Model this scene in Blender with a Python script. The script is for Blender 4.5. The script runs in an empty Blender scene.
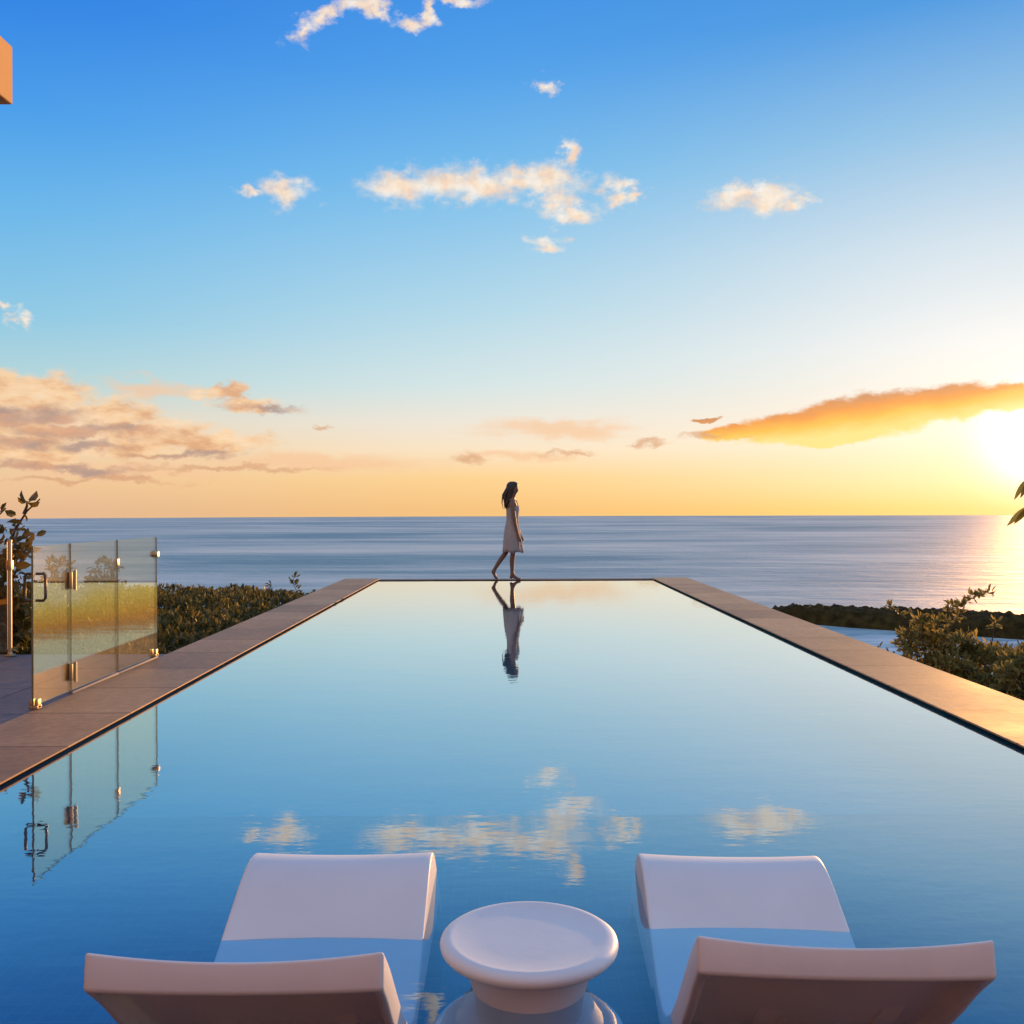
import bpy, bmesh, math, random
from mathutils import Vector, Matrix, noise
random.seed(7)
R = math.radians
PI = math.pi
sc = bpy.context.scene
C = sc.collection
F, VX, VY, H = 960.0, 505.0, 511.0, 1.19      # focal length in px, vanishing point, eye height over the water
ROLL = 0.2

# ------------------------------------------------------------------ helpers
def at(px, py, Y):
    """a point of the place at depth Y seen along a direction of the photo"""
    a = R(ROLL)
    dx, dy = px-512, py-512
    x = dx*math.cos(a) - dy*math.sin(a) + 512
    y = dx*math.sin(a) + dy*math.cos(a) + 512
    return Vector(((x-VX)/F*Y, Y, H + (VY-y)/F*Y))

def lin(c):
    o = []
    for v in c[:3]:
        v = v/255.0
        o.append(v/12.92 if v <= .04045 else ((v+.055)/1.055)**2.4)
    return (o[0], o[1], o[2], 1.0)

def tag(o, label=None, cat=None, group=None, kind=None):
    if label: o['label'] = label
    if cat: o['category'] = cat
    if group: o['group'] = group
    if kind: o['kind'] = kind
    return o

def empty(name, loc, rz=0):
    o = bpy.data.objects.new(name, None)
    C.objects.link(o)
    o.location = loc
    o.rotation_euler = (0, 0, rz)
    o.empty_display_size = .1
    return o

def obj(name, bm, mats, parent=None, smooth=True, angle=40):
    me = bpy.data.meshes.new(name)
    if isinstance(bm, tuple):
        me.from_pydata(bm[0], [], bm[1])
        if len(bm) > 2:
            me.polygons.foreach_set('material_index', bm[2])
    else:
        bm.to_mesh(me)
        bm.free()
    if not isinstance(mats, (list, tuple)): mats = [mats]
    for m in mats: me.materials.append(m)
    if smooth:
        me.polygons.foreach_set('use_smooth', [True]*len(me.polygons))
        if angle: me.set_sharp_from_angle(angle=R(angle))
    me.update()
    o = bpy.data.objects.new(name, me)
    C.objects.link(o)
    if parent: o.parent = parent
    return o

def copy_tree(o, parent=None):
    c = o.copy()
    C.objects.link(c)
    c.parent = parent
    for ch in list(o.children):
        copy_tree(ch, c)
    return c

def box(bm, x0, x1, y0, y1, z0, z1, bevel=0, seg=2, mat=0):
    r = bmesh.ops.create_cube(bm, size=1)
    vs = r['verts']
    for v in vs:
        v.co = Vector(((x0+x1)/2 + v.co.x*(x1-x0), (y0+y1)/2 + v.co.y*(y1-y0), (z0+z1)/2 + v.co.z*(z1-z0)))
    fs = set(f for v in vs for f in v.link_faces)
    for f in fs: f.material_index = mat
    if bevel:
        es = list(set(e for v in vs for e in v.link_edges))
        bmesh.ops.bevel(bm, geom=es, offset=bevel, segments=seg, affect='EDGES', profile=.5)
    return bm

def tube(bm, pts, radii, n=8, cap=True):
    pts = [Vector(p) for p in pts]
    if not isinstance(radii, (list, tuple)): radii = [radii]*len(pts)
    rings = []
    up = Vector((0, 0, 1))
    for i, p in enumerate(pts):
        d = (pts[min(i+1, len(pts)-1)] - pts[max(i-1, 0)]).normalized()
        a = d.cross(up)
        if a.length < .05: a = d.cross(Vector((1, 0, 0)))
        a.normalize()
        b = d.cross(a).normalized()
        if i and (a.dot(pa) < 0): a, b = -a, -b
        pa = a
        rings.append([bm.verts.new(p + (a*math.cos(2*PI*k/n) + b*math.sin(2*PI*k/n))*radii[i]) for k in range(n)])
    for r0, r1 in zip(rings, rings[1:]):
        for k in range(n):
            bm.faces.new((r0[k], r0[(k+1) % n], r1[(k+1) % n], r1[k]))
    if cap:
        bm.faces.new(rings[0][::-1])
        bm.faces.new(rings[-1])
    bmesh.ops.recalc_face_normals(bm, faces=bm.faces)
    return bm

def lathe(bm, prof, n=64, c=(0, 0, 0)):
    rings = []
    for r, z in prof:
        if r < 1e-5:
            rings.append([bm.verts.new((c[0], c[1], c[2]+z))])
        else:
            rings.append([bm.verts.new((c[0]+r*math.cos(2*PI*k/n), c[1]+r*math.sin(2*PI*k/n), c[2]+z)) for k in range(n)])
    for a, b in zip(rings, rings[1:]):
        for k in range(n):
            k2 = (k+1) % n
            if len(a) == 1 and len(b) > 1: bm.faces.new((a[0], b[k], b[k2]))
            elif len(b) == 1 and len(a) > 1: bm.faces.new((a[k2], a[k], b[0]))
            elif len(a) > 1: bm.faces.new((a[k2], a[k], b[k], b[k2]))
    bmesh.ops.recalc_face_normals(bm, faces=bm.faces)
    return bm

def loft(bm, rings, cap=True, close=True):
    vr = [[bm.verts.new(p) for p in r] for r in rings]
    for a, b in zip(vr, vr[1:]):
        n = len(a)
        for k in range(n):
            bm.faces.new((a[k], a[(k+1) % n], b[(k+1) % n], b[k]))
    if cap:
        bm.faces.new(vr[0][::-1])
        bm.faces.new(vr[-1])
    bmesh.ops.recalc_face_normals(bm, faces=bm.faces)
    return bm

# ------------------------------------------------------------------ materials
def mat(name):
    m = bpy.data.materials.new(name)
    m.use_nodes = True
    nt = m.node_tree
    b = nt.nodes['Principled BSDF']
    return m, nt, b

def N(nt, t, **kw):
    n = nt.nodes.new(t)
    for k, v in kw.items():
        if k.startswith('i_'):
            key = k[2:]
            n.inputs[int(key) if key.isdigit() else key].default_value = v
        else: setattr(n, k, v)
    return n

def ramp(nt, fac, stops, interp='LINEAR'):
    r = nt.nodes.new('ShaderNodeValToRGB')
    r.color_ramp.interpolation = interp
    e = r.color_ramp.elements
    while len(e) < len(stops): e.new(.5)
    for i, (p, c) in enumerate(stops):
        e[i].position = p
        e[i].color = (c[0], c[1], c[2], 1) if len(c) == 3 else c
    nt.links.new(fac, r.inputs[0])
    return r.outputs[0]

def noise_tex(nt, scale, detail=5, rough=.55, vec=None, stretch=None):
    tc = N(nt, 'ShaderNodeTexCoord')
    src = tc.outputs['Object'] if vec is None else vec
    if stretch:
        mp = N(nt, 'ShaderNodeMapping')
        mp.inputs['Scale'].default_value = stretch
        nt.links.new(src, mp.inputs[0])
        src = mp.outputs[0]
    n = N(nt, 'ShaderNodeTexNoise')
    n.inputs['Scale'].default_value = scale
    n.inputs['Detail'].default_value = detail
    n.inputs['Roughness'].default_value = rough
    nt.links.new(src, n.inputs['Vector'])
    return n.outputs['Fac']

def bump(nt, h, strength, dist, normal=None):
    b = N(nt, 'ShaderNodeBump')
    b.inputs['Strength'].default_value = strength
    b.inputs['Distance'].default_value = dist
    nt.links.new(h, b.inputs['Height'])
    if normal: nt.links.new(normal, b.inputs['Normal'])
    return b.outputs[0]

M = {}
def simple(name, col, rough=.5, metal=0, var=.12, scale=8, bmp=0, spec=None):
    m, nt, b = mat(name)
    f = noise_tex(nt, scale)
    c0 = tuple(x*(1-var) for x in col)
    c1 = tuple(min(1, x*(1+var)) for x in col)
    nt.links.new(ramp(nt, f, [(.3, c0), (.7, c1)]), b.inputs['Base Color'])
    b.inputs['Roughness'].default_value = rough
    b.inputs['Metallic'].default_value = metal
    if spec is not None: b.inputs['Specular IOR Level'].default_value = spec
    if bmp: nt.links.new(bump(nt, noise_tex(nt, scale*12, 3), bmp, .004), b.inputs['Normal'])
    M[name] = m
    return m

simple('resin', (.765, .80, .815), .45, var=.05, scale=3, bmp=.12)
simple('metal', (.56, .49, .34), .45, metal=1, var=.06)
simple('dark_metal', (.12, .11, .10), .35, metal=1)
simple('skin', (.22, .12, .075), .5, var=.05)
simple('hair', (.035, .02, .012), .45, var=.3, scale=40)
simple('soil', (.07, .055, .035), .95, var=.3, scale=3)
simple('plaster', (.74, .42, .15), .8, var=.04, scale=3, bmp=.1)
simple('bark', (.10, .075, .05), .9, var=.3, scale=20, bmp=.5)
simple('concrete', (.30, .29, .30), .75, var=.12, scale=3, bmp=.15)
simple('dark_window', (.02, .025, .03), .08, var=.1)
simple('lip_shade', (.02, .017, .014), .5)
simple('dress', (.62, .55, .51), .8, var=.10, scale=14)

# dress: thin cloth lets some light through
m = M['dress']; nt = m.node_tree; b = nt.nodes['Principled BSDF']
tr = N(nt, 'ShaderNodeBsdfTranslucent'); tr.inputs[0].default_value = (.6, .48, .42, 1)
mx = N(nt, 'ShaderNodeMixShader'); mx.inputs[0].default_value = .3
nt.links.new(b.outputs[0], mx.inputs[1]); nt.links.new(tr.outputs[0], mx.inputs[2])
nt.links.new(mx.outputs[0], nt.nodes['Material Output'].inputs[0])

def stone(name, c0, c1, rough, joint_scale, offs=0, spec=.4):
    """mottled stone slabs with thin joints"""
    m, nt, b = mat(name)
    big = noise_tex(nt, 1.3, 6, .6)
    fine = noise_tex(nt, 22, 6, .65)
    base = ramp(nt, big, [(.3, c0), (.7, c1)])
    f2 = ramp(nt, fine, [(.3, (.78, .78, .78)), (.7, (1.15, 1.12, 1.1))])
    mul = N(nt, 'ShaderNodeMix', data_type='RGBA', blend_type='MULTIPLY')
    mul.inputs[0].default_value = 1
    nt.links.new(base, mul.inputs[6]); nt.links.new(f2, mul.inputs[7])
    tc = N(nt, 'ShaderNodeTexCoord')
    br = N(nt, 'ShaderNodeTexBrick')
    br.offset = offs
    br.inputs['Scale'].default_value = 1
    br.inputs['Mortar Size'].default_value = .009
    br.inputs['Mortar Smooth'].default_value = .3
    br.inputs['Brick Width'].default_value = joint_scale[0]
    br.inputs['Row Height'].default_value = joint_scale[1]
    br.inputs['Color1'].default_value = (1, 1, 1, 1)
    br.inputs['Color2'].default_value = (.68, .66, .66, 1)
    br.inputs['Mortar'].default_value = (.28, .25, .24, 1)
    nt.links.new(tc.outputs['Object'], br.inputs['Vector'])
    mul2 = N(nt, 'ShaderNodeMix', data_type='RGBA', blend_type='MULTIPLY')
    mul2.inputs[0].default_value = 1
    nt.links.new(mul.outputs[2], mul2.inputs[6]); nt.links.new(br.outputs['Color'], mul2.inputs[7])
    nt.links.new(mul2.outputs[2], b.inputs['Base Color'])
    b.inputs['Specular IOR Level'].default_value = spec
    rr = ramp(nt, big, [(.3, (rough-.06,)*3), (.7, (rough+.08,)*3)])
    nt.links.new(rr, b.inputs['Roughness'])
    n1 = bump(nt, fine, .25, .004)
    nt.links.new(bump(nt, br.outputs['Fac'], -.4, .004, n1), b.inputs['Normal'])
    M[name] = m
    return m
stone('coping_stone', (.46, .26, .12), (.64, .40, .21), .62, (5.0, .8), spec=.4)
stone('terrace_stone', (.10, .075, .06), (.15, .11, .09), .6, (.8, .8))
stone('paver', (.24, .22, .23), (.31, .28, .29), .6, (.8, .8))
stone('edge_stone', (.17, .12, .09), (.24, .17, .13), .6, (1.2, 5.0))

def tile(name, c1, c2, c3):
    m, nt, b = mat(name)
    tc = N(nt, 'ShaderNodeTexCoord')
    br = N(nt, 'ShaderNodeTexBrick')
    br.offset = 0
    br.inputs['Scale'].default_value = 1
    br.inputs['Mortar Size'].default_value = .003
    br.inputs['Brick Width'].default_value = .05
    br.inputs['Row Height'].default_value = .05
    br.inputs['Color1'].default_value = c1
    br.inputs['Color2'].default_value = c2
    br.inputs['Mortar'].default_value = c3
    nt.links.new(tc.outputs['Object'], br.inputs['Vector'])
    nt.links.new(br.outputs['Color'], b.inputs['Base Color'])
    b.inputs['Roughness'].default_value = .4
    M[name] = m
tile('pool_tile', (.035,.36,.44,1), (.028,.30,.38,1), (.06,.30,.36,1))
tile('shelf_tile', (.022,.095,.15,1), (.014,.066,.11,1), (.04,.105,.15,1))

def fresnel(nt, ior, normal=None):
    geo = N(nt, 'ShaderNodeNewGeometry')
    mr = N(nt, 'ShaderNodeMapRange')
    nt.links.new(geo.outputs['Backfacing'], mr.inputs[0])
    mr.inputs[3].default_value = ior; mr.inputs[4].default_value = 1/ior
    fr = N(nt, 'ShaderNodeFresnel')
    nt.links.new(mr.outputs[0], fr.inputs['IOR'])
    if normal: nt.links.new(normal, fr.inputs['Normal'])
    return fr

def pool_water():
    m, nt, b = mat('pool_water')
    nt.nodes.remove(b)
    w1 = noise_tex(nt, 1.0, 3, .5, stretch=(2.0, 4.5, 1))
    w2 = noise_tex(nt, 1.0, 2, .5, stretch=(11, 20, 1))
    n = bump(nt, w2, .08, .003, bump(nt, w1, .07, .010))
    fr = N(nt, 'ShaderNodeLayerWeight'); fr.inputs['Blend'].default_value = .5
    nt.links.new(n, fr.inputs['Normal'])
    bo = ramp(nt, fr.outputs['Facing'], [(0, (.05,)*3), (.3, (.08,)*3), (.53, (.22,)*3), (.60, (.34,)*3), (.67, (.52,)*3), (.79, (.70,)*3), (.86, (.83,)*3), (.93, (.95,)*3), (1, (1,)*3)])
    gl = N(nt, 'ShaderNodeBsdfGlossy'); gl.inputs['Roughness'].default_value = .0
    gl.inputs['Color'].default_value = (.88, .96, .98, 1)
    nt.links.new(n, gl.inputs['Normal'])
    tp = N(nt, 'ShaderNodeBsdfTransparent'); tp.inputs[0].default_value = (.66, .82, .93, 1)
    mx = N(nt, 'ShaderNodeMixShader')
    nt.links.new(bo, mx.inputs[0])
    nt.links.new(tp.outputs[0], mx.inputs[1]); nt.links.new(gl.outputs[0], mx.inputs[2])
    nt.links.new(mx.outputs[0], nt.nodes['Material Output'].inputs[0])
    M['pool_water'] = m
pool_water()

def glass():
    m, nt, b = mat('glass')
    nt.nodes.remove(b)
    fr = fresnel(nt, 2.25)
    gl = N(nt, 'ShaderNodeBsdfGlossy'); gl.inputs['Roughness'].default_value = .02
    gl.inputs['Color'].default_value = (1, .92, .66, 1)
    tp = N(nt, 'ShaderNodeBsdfTransparent'); tp.inputs[0].default_value = (.96, .965, .92, 1)
    mx = N(nt, 'ShaderNodeMixShader')
    nt.links.new(fr.outputs[0], mx.inputs[0])
    nt.links.new(tp.outputs[0], mx.inputs[1]); nt.links.new(gl.outputs[0], mx.inputs[2])
    nt.links.new(mx.outputs[0], nt.nodes['Material Output'].inputs[0])
    M['glass'] = m
    simple('glass_edge', (.22, .22, .12), .3)
glass()

def sea():
    m, nt, b = mat('sea')
    geo = N(nt, 'ShaderNodeNewGeometry')
    P = geo.outputs['Position']
    w1 = noise_tex(nt, .02, 8, .62, vec=P, stretch=(.5, 1, 1))
    wa = noise_tex(nt, .0045, 9, .7, vec=P, stretch=(.3, 1, 1))
    wb = noise_tex(nt, .0011, 4, .6, vec=P, stretch=(.3, 1, 1))
    av = N(nt, 'ShaderNodeMix'); av.inputs[0].default_value = .35
    nt.links.new(wa, av.inputs[2]); nt.links.new(wb, av.inputs[3])
    w2 = av.outputs[0]
    col = ramp(nt, w2, [(.36, (.03, .22, .31)), (.64, (.10, .38, .46))])
    nt.links.new(col, b.inputs['Base Color'])
    b.inputs['Roughness'].default_value = .6
    b.inputs['IOR'].default_value = 1.33
    b.inputs['Specular IOR Level'].default_value = .3
    n = bump(nt, w1, 1.0, 17)
    nt.links.new(n, b.inputs['Normal'])
    gl = N(nt, 'ShaderNodeBsdfGlossy')
    nt.links.new(ramp(nt, w2, [(.3, (.60,)*3), (.7, (.78,)*3)]), gl.inputs['Roughness'])
    gl.inputs['Color'].default_value = (.96, .92, .82, 1)
    nt.links.new(n, gl.inputs['Normal'])
    mx = N(nt, 'ShaderNodeMixShader')
    nt.links.new(ramp(nt, w2, [(.41, (.18,)*3), (.60, (.58,)*3)]), mx.inputs[0])
    nt.links.new(b.outputs[0], mx.inputs[1]); nt.links.new(gl.outputs[0], mx.inputs[2])
    # surf over the shallows by the shore
    fm = None
    for (cx, cy, rx, ry, k) in ((185, 432, 120, 62, 1.0), (-330, 860, 260, 70, .5)):
        mp = N(nt, 'ShaderNodeMapping', vector_type='TEXTURE')
        mp.inputs['Location'].default_value = (cx, cy, -60); mp.inputs['Scale'].default_value = (rx, ry, 1000)
        nt.links.new(P, mp.inputs[0])
        ln = N(nt, 'ShaderNodeVectorMath', operation='LENGTH'); nt.links.new(mp.outputs[0], ln.inputs[0])
        iv = N(nt, 'ShaderNodeMapRange'); iv.inputs[1].default_value = 1.0; iv.inputs[2].default_value = .25; iv.inputs[4].default_value = k
        nt.links.new(ln.outputs['Value'], iv.inputs[0])
        if fm is None: fm = iv.outputs[0]
        else:
            mxm = N(nt, 'ShaderNodeMath', operation='MAXIMUM'); nt.links.new(fm, mxm.inputs[0]); nt.links.new(iv.outputs[0], mxm.inputs[1]); fm = mxm.outputs[0]
    fn = ramp(nt, noise_tex(nt, .06, 8, .65, vec=P, stretch=(.35, 1, 1)), [(.40, (0, 0, 0)), (.58, (1, 1, 1))])
    mm = N(nt, 'ShaderNodeMath', operation='MULTIPLY'); nt.links.new(fm, mm.inputs[0]); nt.links.new(fn, mm.inputs[1])
    foam = N(nt, 'ShaderNodeBsdfDiffuse'); foam.inputs[0].default_value = (.80, .80, .80, 1)
    mf = N(nt, 'ShaderNodeMixShader')
    nt.links.new(mm.outputs[0], mf.inputs[0]); nt.links.new(mx.outputs[0], mf.inputs[1]); nt.links.new(foam.outputs[0], mf.inputs[2])
    nt.links.new(mf.outputs[0], nt.nodes['Material Output'].inputs[0])
    M['sea'] = m
sea()

def leaf(name, c0, c1, trans=.35, rough=.5):
    m, nt, b = mat(name)
    geo = N(nt, 'ShaderNodeNewGeometry')
    col = ramp(nt, geo.outputs['Random Per Island'], [(0, c0), (.6, tuple((a+d)/2 for a, d in zip(c0, c1))), (1, c1)])
    pn = ramp(nt, noise_tex(nt, 1.6, 4, .6, vec=geo.outputs['Position']), [(.34, (.62, .70, .60)), (.52, (1, 1, 1)), (.68, (1.35, 1.18, .85))])
    pm = N(nt, 'ShaderNodeMix', data_type='RGBA', blend_type='MULTIPLY'); pm.inputs[0].default_value = 1
    nt.links.new(col, pm.inputs[6]); nt.links.new(pn, pm.inputs[7])
    col = pm.outputs[2]
    nt.links.new(col, b.inputs['Base Color'])
    b.inputs['Roughness'].default_value = rough
    tr = N(nt, 'ShaderNodeBsdfTranslucent')
    nt.links.new(col, tr.inputs[0])
    mx = N(nt, 'ShaderNodeMixShader'); mx.inputs[0].default_value = trans
    nt.links.new(b.outputs[0], mx.inputs[1]); nt.links.new(tr.outputs[0], mx.inputs[2])
    nt.links.new(mx.outputs[0], nt.nodes['Material Output'].inputs[0])
    M[name] = m
leaf('hedge_leaf', (.05, .06, .018), (.30, .24, .07))
leaf('shrub_leaf', (.13, .12, .035), (.52, .42, .14), .45)
leaf('sunlit_leaf', (.30, .28, .06), (.45, .40, .10), .6)
leaf('broad_leaf', (.10, .08, .02), (.28, .20, .05))
simple('headland_scrub', (.05, .034, .010), .95, var=.6, scale=.25, spec=.1)

# ------------------------------------------------------------------ world
SUN_AZ, SUN_EL = R(29.2), R(3.6)
def make_world():
    w = bpy.data.worlds.new("World")
    sc.world = w
    w.use_nodes = True
    nt = w.node_tree
    L = nt.links.new
    bg = nt.nodes['Background']
    tc = N(nt, 'ShaderNodeTexCoord')
    D = tc.outputs['Generated']
    def mth(op, a, b_=None, c=None, clamp=False):
        n = N(nt, 'ShaderNodeMath', operation=op); n.use_clamp = clamp
        for i, v in enumerate((a, b_, c)):
            if v is None: continue
            if isinstance(v, (int, float)): n.inputs[i].default_value = v
            else: L(v, n.inputs[i])
        return n.outputs[0]
    def sstep(v, lo, hi, o0=0., o1=1.):
        n = N(nt, 'ShaderNodeMapRange', interpolation_type='SMOOTHSTEP')
        n.inputs[1].default_value = lo; n.inputs[2].default_value = hi
        n.inputs[3].default_value = o0; n.inputs[4].default_value = o1
        L(v, n.inputs[0]); return n.outputs[0]
    def mixc(f, a, b_, blend='MIX'):
        n = N(nt, 'ShaderNodeMix', data_type='RGBA', blend_type=blend)
        for i, v in ((0, f), (6, a), (7, b_)):
            if isinstance(v, (int, float)): n.inputs[i].default_value = v
            elif isinstance(v, tuple): n.inputs[i].default_value = v
            else: L(v, n.inputs[i])
        return n.outputs[2]
    nrm = N(nt, 'ShaderNodeVectorMath', operation='NORMALIZE'); L(D, nrm.inputs[0])
    sep = N(nt, 'ShaderNodeSeparateXYZ'); L(nrm.outputs[0], sep.inputs[0])
    x, y, z = sep.outputs
    el = mth('MULTIPLY', mth('ARCSINE', z), 180/PI)
    az = mth('MULTIPLY', mth('ARCTAN2', x, y), 180/PI)
    pos = mth('DIVIDE', el, 45, clamp=True)
    def grad(stops):
        return ramp(nt, pos, [(e/45, lin(c)) for e, c in stops])
    gl = grad([(0, (230,186,150)), (1.5, (240,198,155)), (3.5, (241,210,172)), (5.2, (222,216,198)), (7.2, (178,214,220)),
               (10.5, (140,201,230)), (16, (103,182,236)), (20.5, (72,158,236)), (26, (45,130,230)), (45, (26,90,200))])
    gc = grad([(0, (246,196,128)), (2, (253,212,148)), (3.6, (251,229,198)), (5.2, (241,232,218)), (7.5, (215,231,232)),
               (12, (180,218,235)), (19, (122,192,238)), (24.5, (82,163,236)), (29.6, (58,143,231)), (45, (32,100,210))])
    gr = grad([(0, (252,208,124)), (1.5, (253,226,172)), (4, (250,238,216)), (6, (243,236,224)), (9, (234,237,238)),
               (14, (207,224,236)), (20, (146,195,231)), (26, (76,155,227)), (45, (36,105,210))])
    hl = mth('SQRT', mth('ADD', mth('MULTIPLY', x, x), mth('MULTIPLY', y, y)))
    cd = mth('DIVIDE', mth('ADD', mth('MULTIPLY', x, math.sin(SUN_AZ)), mth('MULTIPLY', y, math.cos(SUN_AZ))), mth('MAXIMUM', hl, .001))
    da = mth('MULTIPLY', mth('ARCCOSINE', mth('MINIMUM', mth('MAXIMUM', cd, -1), 1)), 180/PI)
    sky = mixc(sstep(da, 26, 62), mixc(sstep(da, 0, 34), gr, gc), gl)
    # unseen sky: warmed behind the viewer, brightened overhead to lift light on the ground
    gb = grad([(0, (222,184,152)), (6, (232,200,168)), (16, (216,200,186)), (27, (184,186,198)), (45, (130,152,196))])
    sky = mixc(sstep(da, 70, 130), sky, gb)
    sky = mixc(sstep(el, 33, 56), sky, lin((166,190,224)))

    # ---- clouds, placed by azimuth and elevation
    def azel(px, py):
        u, v = (px-VX)/F, (VY-py)/F
        return math.degrees(math.atan(u)), math.degrees(math.atan(v/math.sqrt(1+u*u)))
    comb = N(nt, 'ShaderNodeCombineXYZ'); L(az, comb.inputs[0]); L(el, comb.inputs[1])
    P = comb.outputs[0]
    def nz(scale, detail, sx=1., sy=1., off=(0, 0, 0), rough=.6):
        mp = N(nt, 'ShaderNodeMapping'); mp.inputs['Scale'].default_value = (sx, sy, 1); mp.inputs['Location'].default_value = off
        L(P, mp.inputs[0])
        t = N(nt, 'ShaderNodeTexNoise'); t.inputs['Scale'].default_value = scale; t.inputs['Detail'].default_value = detail
        t.inputs['Roughness'].default_value = rough
        L(mp.outputs[0], t.inputs[0])
        return t.outputs['Fac']
    def field(blobs, warp=0., wsc=.8):
        out = None
        PP = P
        if warp:
            mp = N(nt, 'ShaderNodeMapping'); mp.inputs['Scale'].default_value = (1, 1.5, 1); L(P, mp.inputs[0])
            t = N(nt, 'ShaderNodeTexNoise'); t.inputs['Scale'].default_value = wsc; t.inputs['Detail'].default_value = 4; t.inputs['Roughness'].default_value = .62
            L(mp.outputs[0], t.inputs[0])
            su = N(nt, 'ShaderNodeVectorMath', operation='SUBTRACT'); L(t.outputs['Color'], su.inputs[0]); su.inputs[1].default_value = (.5, .5, .5)
            sc_ = N(nt, 'ShaderNodeVectorMath', operation='MULTIPLY'); L(su.outputs[0], sc_.inputs[0]); sc_.inputs[1].default_value = (warp*1.3, warp*.8, 0)
            ad_ = N(nt, 'ShaderNodeVectorMath', operation='ADD'); L(P, ad_.inputs[0]); L(sc_.outputs[0], ad_.inputs[1])
            PP = ad_.outputs[0]
        for b_ in blobs:
            px, py, rx, ry = b_[:4]
            rot = b_[4] if len(b_) > 4 else 0
            a0, e0 = azel(px, py)
            a1, e1 = azel(px+rx, py)
            _, e2 = azel(px, py-ry)
            s = N(nt, 'ShaderNodeMapping', vector_type='TEXTURE')
            s.inputs['Location'].default_value = (a0, e0, 0)
            s.inputs['Rotation'].default_value = (0, 0, R(rot))
            s.inputs['Scale'].default_value = (abs(a1-a0), abs(e2-e0), 1)
            L(PP, s.inputs[0])
            ln = N(nt, 'ShaderNodeVectorMath', operation='LENGTH'); L(s.outputs[0], ln.inputs[0])
            v = mth('SUBTRACT', 1, ln.outputs['Value'])
            out = v if out is None else mth('MAXIMUM', out, v)
        return out
    def cloud(sky, blobs, col, amp, lo, hi, nsc, sx, sy, op, off=(0, 0, 0), detail=7, warp=0., wsc=.8):
        f = field(blobs, warp, wsc)
        nn = mth('MULTIPLY', mth('SUBTRACT', nz(nsc, detail, sx, sy, off), .5), amp)
        d = sstep(mth('ADD', f, nn), lo, hi, 0, op)
        return mixc(d, sky, col), d
    # thin warm veil near the left and middle horizon
    sky, _ = cloud(sky, [(300,462,190,14), (120,470,150,13), (560,430,110,16), (520,455,90,9), (150,385,70,12)],
                   lin((248,200,158)), 1.7, .0, .9, .45, .35, 2.2, .75, (3, 8, 0), 7, 2.0, .5)
    # bright left bank, then its grey-brown bases
    c = ramp(nt, nz(.55, 5, .7, 1.6, (1, 4, 0)), [(.36, lin((226,170,128))), (.5, lin((250,206,160))), (.64, lin((255,222,184)))])
    sky, _ = cloud(sky, [(52,391,40,22), (8,396,30,25), (75,415,95,22), (30,425,80,26), (120,430,85,17), (200,440,75,10), (60,448,130,13), (226,390,24,9), (252,404,36,7)],
                   c, 1.5, -.3, .40, .6, .8, 1.5, .95, (0, 0, 0), 8, 3.0, .45)
    c = ramp(nt, nz(.5, 4, .6, 2, (7, 4, 0)), [(.38, lin((172,146,140))), (.6, lin((220,164,130)))])
    sky, _ = cloud(sky, [(52,413,38,11), (5,415,45,12), (80,430,85,8), (135,428,40,6), (20,440,60,9), (88,444,38,8), (212,453,34,6, 4), (268,408,38,5,-5), (50,467,110,6), (170,455,60,4)],
                   c, 1.4, -.25, .75, .6, .7, 1.8, .85, (9, 2, 0), 7, 2.4, .5)
    # small cream puffs high up
    c = ramp(nt, nz(.9, 4, 1, 1, (2, 9, 0)), [(.36, lin((249,216,186))), (.52, lin((255,234,210))), (.68, lin((255,247,236)))])
    sky, _ = cloud(sky, [(284,191,26,13), (250,188,12,6), (402,187,36,17), (445,183,40,18), (478,184,44,17), (520,178,44,14), (550,180,34,20),
                         (560,202,22,15), (576,214,26,9), (570,152,9,15), (617,186,17,11), (618,200,14,12), (638,196,10,7), (548,243,20,7), (738,198,28,13), (768,200,30,15), (796,205,16,8),
                         (547,85,11,8), (306,28,19,10,25), (326,12,20,10,30), (362,3,26,10), (382,12,18,7,-30), (414,26,13,9), (428,12,8,14), (462,0,26,6), (20,317,10,8), (4,304,8,6),
                         ],
                   c, 1.9, -.44, .95, .9, .9, 1.35, .97, (0, 0, 0), 7, 2.2, .7)
    # orange cloud in front of the low sun
    c = ramp(nt, mth('ADD', mth('MULTIPLY', mth('SUBTRACT', nz(.5, 4, .6, 1.5, (4, 1, 0)), .5), .5), sstep(mth('SUBTRACT', el, mth('MULTIPLY', az, .115)), 1.4, 4.4)),
             [(.1, lin((255,226,140))), (.42, lin((250,192,78))), (.72, lin((240,152,70))), (.95, lin((206,140,96)))])
    sky, dcl = cloud(sky, [(738,434,48,9,3), (790,428,66,17,5), (850,418,72,24,5), (900,413,60,22,4), (950,404,70,21,3), (1010,399,80,17), (1080,398,80,20), (835,438,70,9,4), (705,422,18,3)],
                   c, .8, -.02, .32, .6, .8, 1.7, .97, (5, 5, 0), 7, 1.3, .5)
    # little dusky wisps
    sky, _ = cloud(sky, [(645,445,22,5,4), (470,457,24,6), (572,452,30,4), (325,428,12,3), (700,437,26,4,5), (80,479,120,4), (230,468,110,4)], lin((218,166,128)), 1.6, -.2, .8, .8, .6, 1.8, .75, (2, 2, 0), 6, 2.2, .6)

    # sun glow
    sd = (math.sin(SUN_AZ)*math.cos(SUN_EL), math.cos(SUN_AZ)*math.cos(SUN_EL), math.sin(SUN_EL))
    dt = N(nt, 'ShaderNodeVectorMath', operation='DOT_PRODUCT'); L(nrm.outputs[0], dt.inputs[0]); dt.inputs[1].default_value = sd
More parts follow.
